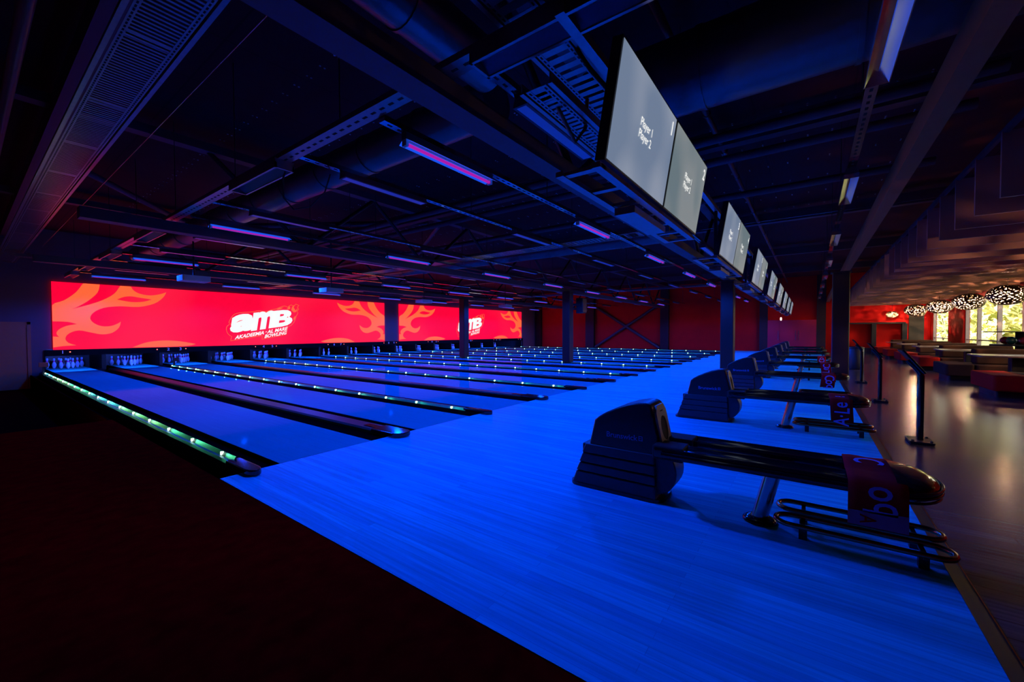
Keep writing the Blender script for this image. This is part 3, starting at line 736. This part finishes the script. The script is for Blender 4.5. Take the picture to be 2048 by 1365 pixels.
# ------------------------------------------------------------------ ball returns
def ball_return():
    t = thing('ball_return', (1.42, 0, 0), '', 'ball return', 'ball returns')
    # hood shell
    pr = [(-2.812, .366), (-2.862, .582), (-2.90, .617), (-2.97, .662), (-3.06, .707), (-3.15, .742), (-3.24, .764), (-3.31, .768), (-3.345, .745), (-3.372, .62), (-3.402, .50), (-3.395, .355)]
    mb = MB().prism([(-.15, y, z) for y, z in pr], (.30, 0, 0))
    hood = obj('hood', mb, m_shellp, t, bevel=.028)
    sk = MB()
    tiers = [(.372, .292, -2.784, -2.752), (.288, .208, -2.757, -2.727), (.204, .132, -2.731, -2.700), (.128, .02, -2.704, -2.665)]
    for j, (z1, z0, ya, yb) in enumerate(tiers):
        h1, h0 = .158+.004*j, .164+.004*j
        yr1, yr0 = -3.365-.004*j, -3.372-.004*j
        sk.add([(-h1, ya, z1), (h1, ya, z1), (h1, yr1, z1), (-h1, yr1, z1), (-h0, yb, z0), (h0, yb, z0), (h0, yr0, z0), (-h0, yr0, z0)],
               [(0, 3, 2, 1), (4, 5, 6, 7), (0, 1, 5, 4), (1, 2, 6, 5), (2, 3, 7, 6), (3, 0, 4, 7)])
    sk.box(-.145, .145, -3.34, -2.75, .02, .37)
    obj('stepped_skirt', sk, m_hood, t, bevel=.012)
    obj('base_plate', MB().rbox(-.185, .185, -3.43, -2.635, 0, .028, .09, 6), m_black, t)
    # rear face plate with an oval mouth
    a, b = Vector((0, -3.352, .742)), Vector((0, -3.412, .462)); dn = (b-a).normalized(); nn = Vector((0, -dn.z*-1, 0))
    nout = Vector((0, dn.z, -dn.y)).normalized()
    if nout.y > 0: nout = -nout
    outer, inner = [], []
    N = 28; Ln = .31
    for q in range(N):
        th_ = 2*PI*q/N; cx_, sx_ = math.cos(th_), math.sin(th_)
        # outer: arched top, straight bottom
        s_ = max(abs(cx_)/.13, abs(sx_)/.155); ox, ot = cx_/s_, sx_/s_
        if ot > .08: ox *= 1-.35*((ot-.08)/.075)**2
        outer.append((ox, .155-ot)); inner.append((.078*cx_, .185-.095*sx_))
    v = [a+Vector((x, 0, 0))+dn*tt+nout*.012 for x, tt in outer]+[a+Vector((x, 0, 0))+dn*tt+nout*.012 for x, tt in inner]
    v += [p-nout*.02 for p in v[:N]]
    f = [(q, (q+1) % N, N+(q+1) % N, N+q) for q in range(N)]+[(2*N+q, 2*N+(q+1) % N, (q+1) % N, q) for q in range(N)]
    obj('face_plate', MB().add(v, f), m_tan, t)
    obj('mouth', MB().poly([a+Vector((x, 0, 0))+dn*tt+nout*.006 for x, tt in inner]), m_rubber, t)
    obj('grip_slot', MB().add([a+Vector((x, 0, 0))+dn*tt+nout*.0135 for x, tt in ((-.035, .045), (.035, .045), (.035, .055), (-.035, .055))], [(0, 1, 2, 3)]), m_rubber, t)
    mb = MB(); text(mb, 'Brunswick', (-.1515, -3.105, .480), (0, -.062, 0), (0, 0, .062), .012)
    x0 = -.1515
    mb.box(x0-.0005, x0, -3.275, -3.243, .462, .468); mb.box(x0-.0005, x0, -3.275, -3.269, .462, .500); mb.box(x0-.0005, x0, -3.275, -3.243, .494, .500); mb.box(x0-.0005, x0, -3.249, -3.243, .462, .500); mb.box(x0-.0005, x0, -3.265, -3.249, .478, .484)
    obj('lettering', mb, m_letter, hood)
    # ball drum behind the hood
    n = 14; pts = [(-.12, -3.36+(-.165)*math.sin(PI*q/n), .235+.185*math.cos(PI*q/n)) for q in range(n+1)]
    obj('ball_drum', MB().prism(pts, (.24, 0, 0), True), m_hood, t, bevel=.012)
    # two curved tracks
    for s in (-1, 1):
        xa, xb_ = (-.275, -.075) if s < 0 else (.075, .275)
        mb = MB()
        pts = [(xa, .40), (xa+.02, .385), (xb_-.02, .385), (xb_, .40), (xb_, .455), (xb_-.012, .468), (xb_-.03, .466), (xb_-.06, .448), (xa+.06, .448), (xa+.03, .466), (xa+.012, .468), (xa, .455)]
        mb.prism([(x, -3.40, z) for x, z in pts], (0, -1.36, 0))
        obj('ball_track', mb, m_gloss, t, bevel=.006)
        mb = MB().tube([(s*.285, -3.46, .425), (s*.285, -4.74, .425)], .020, 10)
        obj('side_tube', mb, m_gloss, t)
        obj('track_bracket', MB().box(min(s*.05, s*.25), max(s*.05, s*.25), -3.60, -3.38, .37, .475), m_rubber, t, bevel=.012)
    # rounded nose
    mb = MB(); nu, nv = 20, 12; v = []; f = []
    for q in range(nu+1):
        ph = PI*q/nu
        for w_ in range(nv+1):
            ps = -PI/2+PI*w_/nv
            rr = .300*(abs(math.cos(ps))**.6); z = .430+.075*math.sin(ps) if ps > 0 else .430+.070*math.sin(ps)
            v.append((rr*math.cos(ph), -4.735-.215*(abs(math.cos(ps))**.6)*abs(math.sin(ph))**.9, z))
    for q in range(nu):
        for w_ in range(nv):
            i0 = q*(nv+1)+w_; f.append((i0, i0+1, i0+nv+2, i0+nv+1))
    mb.add(v, f, True)
    nose = obj('nose', mb, m_nose, t)
    mb = MB()
    for z, e in ((.445, .012), (.418, .010), (.392, .004)):
        mb.tube([((.290+e)*math.cos(PI*q/20), -4.735-(.208+e)*math.sin(PI*q/20)**.9, z) for q in range(21)], .008, 6)
    obj('groove_band', mb, m_nose, nose)
    # leg
    obj('leg', MB().tube([(-.02, -4.145, .385), (-.02, -4.06, .02)], .05, 16), m_chrome, t)
    obj('leg_foot', MB().lathe([(.105, 0), (.105, .012), (.085, .026), (.055, .034)], (-.02, -4.06, 0), 20), m_gloss, t)
    obj('hanger_plate', MB().box(-.12, .12, -4.25, -4.05, .365, .387), m_darkmetal, t)
    # foot rails
    for xc in (-.155, .105):
        pts = []
        for q in range(13): a_ = PI*q/12; pts.append((xc+.085*math.cos(a_), -4.90-.085*math.sin(a_), .105))
        for q in range(13): a_ = PI*q/12; pts.append((xc-.085*math.cos(a_), -4.25+.085*math.sin(a_), .105))
        r_ = obj('foot_rail', MB().tube(pts, .017, 8, True), m_bronze, t)
        for y in (-4.31, -4.86): obj('rail_foot', MB().box(xc-.085, xc+.085, y-.012, y+.012, .078, .092).box(xc-.022, xc+.022, y-.022, y+.022, 0, .08), m_black, r_)
    return t
br0 = ball_return()
BRL = ['nearest black ball return, the one with a red towel reading Coq over its rack', 'second black ball return from the camera, its towel reading A.Le']
for k in range(8):
    o = br0 if k == 0 else copy_tree(br0, None, (1.42+P*k, 0, 0))
    o['label'] = BRL[k] if k < 2 else f'black ball return, {ORD[k+1]} from the camera in the row along the approach'

# towels over the racks
def towel(xc, k, y0, y1, skew, body_top, body_hang, updown, band, label, drop=.225):
    t = thing('towel', (xc, 0, 0), label, 'towel', 'red towels on the ball returns')
    path = [(.31, .30), (.308, .44), (.285, .475), (.20, .474), (.07, .474), (.0, .462), (-.07, .474), (-.20, .474), (-.285, .475), (-.312, .45), (-.318, .40), (-.322, drop)]
    mb = MB(); n = 6; v = []; f = []
    for j in range(n+1):
        for (x, z) in path:
            sh = skew*max(0, .475-z) if x < 0 else 0
            v.append((x-.004*math.sin(j*2.1)*(1 if z < .44 else 0), y0+(y1-y0)*j/n+sh, z+.003*math.sin(j*1.7)))
    m_ = len(path)
    for j in range(n):
        for i in range(m_-1): f.append((j*m_+i, j*m_+i+1, (j+1)*m_+i+1, (j+1)*m_+i))
    mb.add(v, f, True)
    o = obj('cloth', mb, m_towel, t)
    s = o.modifiers.new('solid', 'SOLIDIFY'); s.thickness = .006; s.offset = 0
    yc = (y0+y1)/2
    hx = -.329
    def T(b_, c_, r_, u_):
        L = MB(); text(L, b_, c_, r_, u_, .012); obj('lettering', L, m_toweltext, t)
    sz = .21
    if updown > 0:   # reads downward, letters turned clockwise
        for n_, chh in enumerate(body_top): T(chh, (.16-.17*n_, yc, .4815), (-sz*1.0, 0, 0), (0, -sz, 0))
        for n_, chh in enumerate(body_hang): T(chh, (hx, yc-.01+skew*.1*n_, .425-.082*n_), (0, 0, -sz*.75), (0, -sz, 0))
    else:
        for n_, chh in enumerate(body_top): T(chh, (-.05+.16*n_, yc, .4815), (sz*.9, 0, 0), (0, sz, 0))
        for n_, chh in enumerate(body_hang): T(chh, (hx, yc+skew*(.25-.07*n_), .415-.070*n_), (0, 0, sz*.72), (0, sz, 0))
    if band:
        B = MB().poly([(hx, y0, drop+.10), (hx, y1, drop+.085), (hx, y1, drop+.004), (hx, y0, drop+.004)])
        bo = obj('pale_band', B, m_towelpale, t)
        A_ = MB(); text(A_, 'A', (hx-.003, yc+.04, drop+.045), (0, .0, -.075), (0, -.10, 0), .012)
        obj('band_letter', A_, m_towel, bo)
    return t
towel(1.42, 0, -4.775, -4.52, 0, ['C'], ['o', 'q'], 1, True, 'red towel reading Coq with a pale lower band on the nearest ball return')
towel(1.42+P, 1, -4.76, -4.54, -.05, ['e'], ['e', 'L', '.', 'A'], -1, False, 'red towel reading A.Le on the second ball return from the camera', .20)
towel(1.42+2*P, 2, -4.74, -4.52, .12, [], ['C', 'o', 'q'], 1, False, 'skewed red towel reading Coq on the third ball return from the camera', .24)
towel(1.42+3*P, 3, -4.76, -4.55, -.1, [], ['C', 'e', 'L'], -1, False, 'red towel reading LeC on the fourth ball return from the camera', .22)
towel(1.42+4*P, 4, -4.75, -4.53, 0, ['q'], ['o', 'C'], -1, False, 'red towel on the fifth ball return from the camera, partly hidden', .2)

# ------------------------------------------------------------------ kiosks and bin on the wooden floor
def kiosk(x, label):
    t = thing('touch_kiosk', (x, -5.40, 0), label, 'kiosk', 'slim touch kiosks')
    obj('base_plate', MB().rbox(-.16, .16, -.11, .11, .008, .03, .02), m_black, t)
    obj('bolts', MB().lathe([(.014, .03), (.014, .045), (.006, .05)], (-.13, .08, 0), 8).lathe([(.014, .03), (.014, .045), (.006, .05)], (-.13, -.08, 0), 8).lathe([(.014, .03), (.014, .045), (.006, .05)], (.13, -.08, 0), 8).box(-.15, .15, -.1, .1, 0, .01), m_darkmetal, t)
    obj('post', MB().rbox(-.05, .05, -.028, .028, .03, .80, .02), m_gloss, t)
    obj('neck', MB().tube([(0, 0, .78), (0, .004, .82), (0, .02, .85), (0, .05, .89), (0, .12, .975)], [.03, .03, .03, .028, .024], 10), m_gloss, t)
    u = Vector((0, .17, .235)).normalized(); n = Vector((0, -u.z, u.y)); c = Vector((0, .085, .965))
    q = [c+Vector((sx*.17, 0, 0))+u*sv*.165-n*.012 for sx, sv in ((-1, -1), (1, -1), (1, 1), (-1, 1))]
    pan = obj('tablet', MB().prism([tuple(p) for p in q], tuple(n*.024)), m_gloss, t, bevel=.006)
    q = [c+Vector((sx*.155, 0, 0))+u*sv*.15+n*.0135 for sx, sv in ((-1, -1), (1, -1), (1, 1), (-1, 1))]
    obj('tablet_screen', MB().poly([tuple(p) for p in q]), m_gloss, pan)
    return t
for k, lab in enumerate(('nearest slim black touch kiosk with tilted top on the wooden floor', 'middle slim black touch kiosk beyond the nearest one', 'farthest slim black touch kiosk, beside the dark bin')):
    kiosk(4.85+P*(k+0)*1.0 + (0.06 if k else 0), lab)
bn = thing('waste_bin', (16.4, -5.62, 0), 'tall round dark waste bin behind the broad column', 'bin')
obj('body', MB().lathe([(.19, 0), (.20, .05), (.20, .72), (.17, .74)], n=24), m_darkmetal, bn)
obj('lid', MB().lathe([(.205, .72), (.205, .76), (.14, .79), (.12, .79)], n=24), m_black, bn)

# ------------------------------------------------------------------ seating area
def slab(mb, x0, x1, y0, y1, z0, z1): mb.rbox(x0, x1, y0, y1, z0, z1, .06, 4)
for k in range(6):
    xb = 10.75+P*k
    red = k != 1
    lab = ('nearest red and brown bench end at the right edge of the view', 'dark brown bench behind the nearest red bench end', 'red ended bench third from the camera along the wooden floor', 'red ended bench fourth from the camera along the wooden floor', 'red ended bench fifth from the camera along the wooden floor', 'red ended bench farthest from the camera along the wooden floor')[k]
    t = thing('bench', (xb, -8.3, 0), lab, 'bench', 'double sided benches')
    mb = MB(); slab(mb, -.50, .50, -1.0, 1.0, .0, .14); obj('plinth', mb, m_black, t)
    mb = MB(); slab(mb, -.72, .72, -1.1, .55, .14, .44); obj('seat', mb, m_sofa_b, t, bevel=.03)
    mb = MB(); slab(mb, -.72, .72, .56, 1.08, .14, .45); obj('seat_end', mb, m_sofa_r if red else m_sofa_b, t, bevel=.03)
    mb = MB(); slab(mb, -.22, .22, -1.12, .45, .44, .84); obj('backrest', mb, m_sofa_b, t, bevel=.05)
    xt = 12.55+P*k
    if k == 5: break
    t = thing('dining_table', (xt, -8.25, 0), ['nearest wooden table at the right edge of the view', 'wooden table between the brown bench and the next red bench', 'wooden table third from the camera', 'wooden table fourth from the camera', 'wooden table fifth from the camera', 'wooden table farthest from the camera'][k], 'table', 'pedestal tables')
    mb = MB(); slab(mb, -.55, .55, -.75, .75, .715, .75); obj('table_top', mb, m_tabletop, t)
    obj('pedestal', MB().rbox(-.10, .10, -.18, .18, .04, .715, .03), m_black, t)
    obj('foot', MB().rbox(-.25, .25, -.35, .35, 0, .04, .05), m_black, t)
# ball rack by the window
rk = thing('ball_rack', (16.0, -9.2, 0), 'dark round ball rack with a flat top in front of the big window', 'rack')
obj('top', MB().lathe([(.75, 1.27), (.75, 1.295), (.74, 1.30)], n=32), m_gloss, rk)
obj('shelf', MB().lathe([(.62, .88), (.62, .92), (.60, .93)], n=32), m_black, rk)
obj('stem', MB().lathe([(.16, .03), (.14, .2), (.14, 1.27)], n=16), m_black, rk)
obj('foot', MB().lathe([(.45, 0), (.45, .03), (.2, .05)], n=24), m_black, rk)
bm_ = [('purple', (.10, .01, .22)), ('red', (.30, .012, .015)), ('teal', (.01, .06, .07)), ('dark red', (.16, .008, .02)), ('violet', (.05, .01, .25)), ('black', (.01, .01, .012)), ('orange', (.40, .05, .01))]
bs = None
for q in range(9):
    a = PI*(.08+.24*q)+.3
    nm, c = bm_[q % 7]
    mb = MB(); mb.lathe([(.108*math.sin(PI*j/14)+1e-5, -.108*math.cos(PI*j/14)) for j in range(15)], n=24)
    where = 'on the left of' if math.cos(a)*math.sin(yaw)+math.sin(a)*cy < 0 else 'on the right of'
    o = obj('bowling_ball', mb, mat('ball_'+nm.replace(' ', '_'), c, .12, var=.4, scale=6, coat=.5), None, (16.0+.49*math.cos(a), -9.2+.49*math.sin(a)*.62, 1.038))
    tag(o, f'shiny {nm} bowling ball on the round rack, {ORD[q+1]} around its rim', 'bowling ball', 'balls on the rack')

# ------------------------------------------------------------------ baffles, pendants
tag(obj('baffle_rail', MB().box(2.0, XE, -6.02, -5.98, 3.44, 3.50), m_steel), 'thin rail carrying the near ends of the wooden ceiling baffles', 'rail')
bmesh_ = MB().box(-.02, .02, YW+.03, -5.97, 2.76, 3.46).mesh('ceiling_baffle', m_brown)
nb = 0; x = 3.91
while x < XE-.2:
    nb += 1
    o = link('ceiling_baffle', bmesh_, None, (x, 0, 0))
    tag(o, f'deep brown wooden ceiling baffle hanging above the seating, number {nb} counting away from the camera', 'baffle', 'wooden ceiling baffles')
    x += .86
m_shell = mat('pendant_shell', (.05, .022, .014), .35, metal=.5)
m_shellin = mat('pendant_inside', (.80, .68, .60), .5)
m_bulb = glow('bulb', (1, .55, .18), 30)
def pendant_mesh(r, seed):
    rnd = random.Random(seed)
    bm = bmesh.new(); bmesh.ops.create_icosphere(bm, subdivisions=5, radius=1)
    holes = []
    tries = 0
    while len(holes) < 300 and tries < 9000:
        tries += 1
        z = rnd.uniform(-1, .88); a = rnd.uniform(0, 2*PI); s_ = math.sqrt(1-z*z)
        p = Vector((s_*math.cos(a), s_*math.sin(a), z)); rad = rnd.uniform(.036, .074)*(1.0 if z < .3 else .75)
        if all((p-q).length > rad+qr+.025 for q, qr in holes): holes.append((p, rad))
    from mathutils.kdtree import KDTree
    kd = KDTree(len(holes))
    for i, (p, _) in enumerate(holes): kd.insert(p, i)
    kd.balance()
    dele = []
    for f_ in bm.faces:
        c = f_.calc_center_median().normalized(); co, i, d_ = kd.find(c)
        if d_ < holes[i][1]: dele.append(f_)
        elif c.z > .94: dele.append(f_)
    bmesh.ops.delete(bm, geom=dele, context='FACES')
    for v_ in bm.verts: v_.co.x *= r; v_.co.y *= r; v_.co.z *= r*.70
    for f_ in bm.faces: f_.smooth = True
    me = bpy.data.meshes.new('shade'); bm.to_mesh(me); bm.free()
    me.materials.append(m_shell); me.materials.append(m_shellin)
    return me
PM = pendant_mesh(.42, 3)
inner = MB().lathe([(.30*math.sin(PI*j/16)+1e-4, -.2*math.cos(PI*j/16)) for j in range(17)], n=24)
PZ = 2.34
for k, (x, y, sc, lab) in enumerate(((15.8, -8.85, 1, 'perforated globe pendant lamp nearest the camera at the right edge'), (19.15, -8.8, 1, 'perforated globe pendant lamp in front of the red pier'), (22.7, -8.72, 1, 'perforated globe pendant lamp in front of the narrow window'), (26.1, -8.5, 1, 'perforated globe pendant lamp in front of the dark wall panel'),
                                     (28.4, -8.9, .8, 'perforated globe pendant lamp farthest back, partly hidden behind another'), (28.6, -7.95, .62, 'small perforated pendant lamp alone before the red end wall'), (12.35, -8.85, 1, 'added perforated globe pendant lamp, unseen just outside the right edge of the view'), (8.9, -8.85, 1, 'added perforated globe pendant lamp, unseen, second outside the right edge of the view'), (5.5, -8.85, 1, 'added perforated globe pendant lamp, unseen, third outside the right edge of the view'))):  # last three pendants are unseen, added to light the baffles
    z = 2.28 if k == 4 else (2.22 if k == 5 else PZ)
    t = thing('pendant_lamp', (x, y, z), lab, 'lamp', 'perforated pendant lamps')
    s = link('shade', PM, t); s.scale = (sc, sc, sc); s.rotation_euler = (0, 0, k*1.3)
    sm = s.modifiers.new('solid', 'SOLIDIFY'); sm.thickness = .012; sm.offset = -1; sm.material_offset = 1
    obj('cord', MB().tube([(0, 0, .24*sc), (0, 0, ZC-z)], .006, 6, cap=False), m_rubber, t)
    obj('bulb', MB().lathe([(.012, .16), (.03, .10), (.045, .06), (.03, .02), (.004, .012)][::-1], n=12), m_bulb, t)
    ld = bpy.data.lights.new('pendant_glow', 'POINT'); ld.energy = 160*sc; ld.color = (1, .58, .30); ld.shadow_soft_size = .02
    link('pendant_glow', ld, t, (0, 0, .0))

# ------------------------------------------------------------------ windows and what is outside
m_glass = bpy.data.materials.new('window_glass'); m_glass.use_nodes = True; nt = m_glass.node_tree; nt.nodes.clear()
out = nt.nodes.new('ShaderNodeOutputMaterial'); mx = nt.nodes.new('ShaderNodeMixShader'); tb = nt.nodes.new('ShaderNodeBsdfTransparent'); gb = nt.nodes.new('ShaderNodeBsdfGlossy')
gb.inputs['Roughness'].default_value = .03; tb.inputs['Color'].default_value = (.93, .95, .94, 1); mx.inputs[0].default_value = .05
nt.links.new(tb.outputs[0], mx.inputs[1]); nt.links.new(gb.outputs[0], mx.inputs[2]); nt.links.new(mx.outputs[0], out.inputs[0])
for n, ((a, b), muls) in enumerate(((W1, ()), (W2, (14.0, 16.55, 19.85, 22.0)))):
    w = struct(obj(f'window_{n+1}', MB().box(a, b, YW-.13, YW-.12, SILL, HEAD), m_glass))
    mb = MB()
    for x in (a, b-.06): mb.box(x, x+.06, YW-.17, YW-.06, SILL, HEAD)
    mb.box(a, b, YW-.17, YW-.06, SILL, SILL+.06); mb.box(a, b, YW-.17, YW-.06, HEAD-.06, HEAD)
    mb.box(a, b, YW-.15, YW-.09, .92, .965)
    for x in muls: mb.box(x-.045, x+.045, YW-.17, YW-.06, SILL, HEAD)
    obj('window_frame', mb, m_frame, w)
    obj('window_sill', MB().box(a, b, YW-.2, YW+.12, SILL-.05, SILL), m_white, w)
tag(obj('outdoor_post', MB().box(22.0, 22.35, -11.2, -10.9, -.4, 4.5), m_white), 'white post outside the big window', 'post')
struct(obj('outdoor_ground', MB().box(-10, 140, -70, YW-.2, -.5, -.4), mat('grass', (.16, .2, .05), .95, var=.3, scale=3)))
def tree(x, y, h, r, c1, c2, seed, label):
    rnd = random.Random(seed)
    t = thing('tree', (x, y, -.4), label, 'tree', 'trees outside the windows')
    pts = [(0, 0, 0), (.1, .05, h*.3), (-.05, .1, h*.6), (.05, 0, h*.9)]
    obj('trunk', MB().tube(pts, [.16, .13, .09, .03], 8), m_trunk, t)
    m_, nt_, b_ = nodes_of('leaves')
    gi = nt_.nodes.new('ShaderNodeNewGeometry'); rp = nt_.nodes.new('ShaderNodeValToRGB')
    rp.color_ramp.elements[0].color = tuple(c1)+(1,); rp.color_ramp.elements[1].color = tuple(c2)+(1,)
    nt_.links.new(gi.outputs['Random Per Island'], rp.inputs['Fac']); nt_.links.new(rp.outputs['Color'], b_.inputs['Base Color']); b_.inputs['Roughness'].default_value = .7
    mb = MB(); v = []; f = []
    cl = [(Vector((rnd.gauss(0, r*.45), rnd.gauss(0, r*.45), h*rnd.uniform(.18, 1.0))), rnd.uniform(.5, 1.0)*r*.45) for _ in range(26)]
    for _ in range(1100):
        c, cr_ = rnd.choice(cl); d_ = Vector((rnd.gauss(0, 1), rnd.gauss(0, 1), rnd.gauss(0, 1))).normalized()*cr_*rnd.uniform(.4, 1)
        p = c+d_; a = Vector((rnd.gauss(0, 1), rnd.gauss(0, 1), rnd.gauss(0, 1))).normalized(); b2 = a.orthogonal().normalized(); s_ = rnd.uniform(.14, .34)
        i = len(v); v += [p-a*s_, p+b2*s_*.6, p+a*s_, p-b2*s_*.6]; f.append((i, i+1, i+2, i+3))
    mb.add(v, f); obj('foliage', mb, m_, t)
    return t
for q, (x, y, h, r, lab) in enumerate(((39.0, -15.5, 5.6, 2.3, 'yellow green tree at the right edge of the big window'), (46.5, -16.5, 6.2, 2.6, 'leafy yellow tree right of the middle of the big window'), (56.5, -18.5, 7.0, 3.2, 'broad yellow green tree filling the middle of the big window'), (68, -20, 7.5, 3.6, 'green yellow tree behind the white post outside'),
                                     (79, -17.0, 7.5, 3.2, 'pale yellow tree at the left end of the big window'), (86, -19.5, 8, 4.2, 'yellow green tree seen through the narrow window'), (100, -23, 9, 5, 'far yellow green tree behind the one in the narrow window'), (78, -27, 10, 5, 'tall far tree behind the white post'), (60, -26, 9, 4.5, 'tall far tree behind the broad one in the big window'))):
    tree(x, y, h, r, (.20, .24, .05), (.78, .70, .26), 20+q, lab)

bpy.context.view_layer.update()
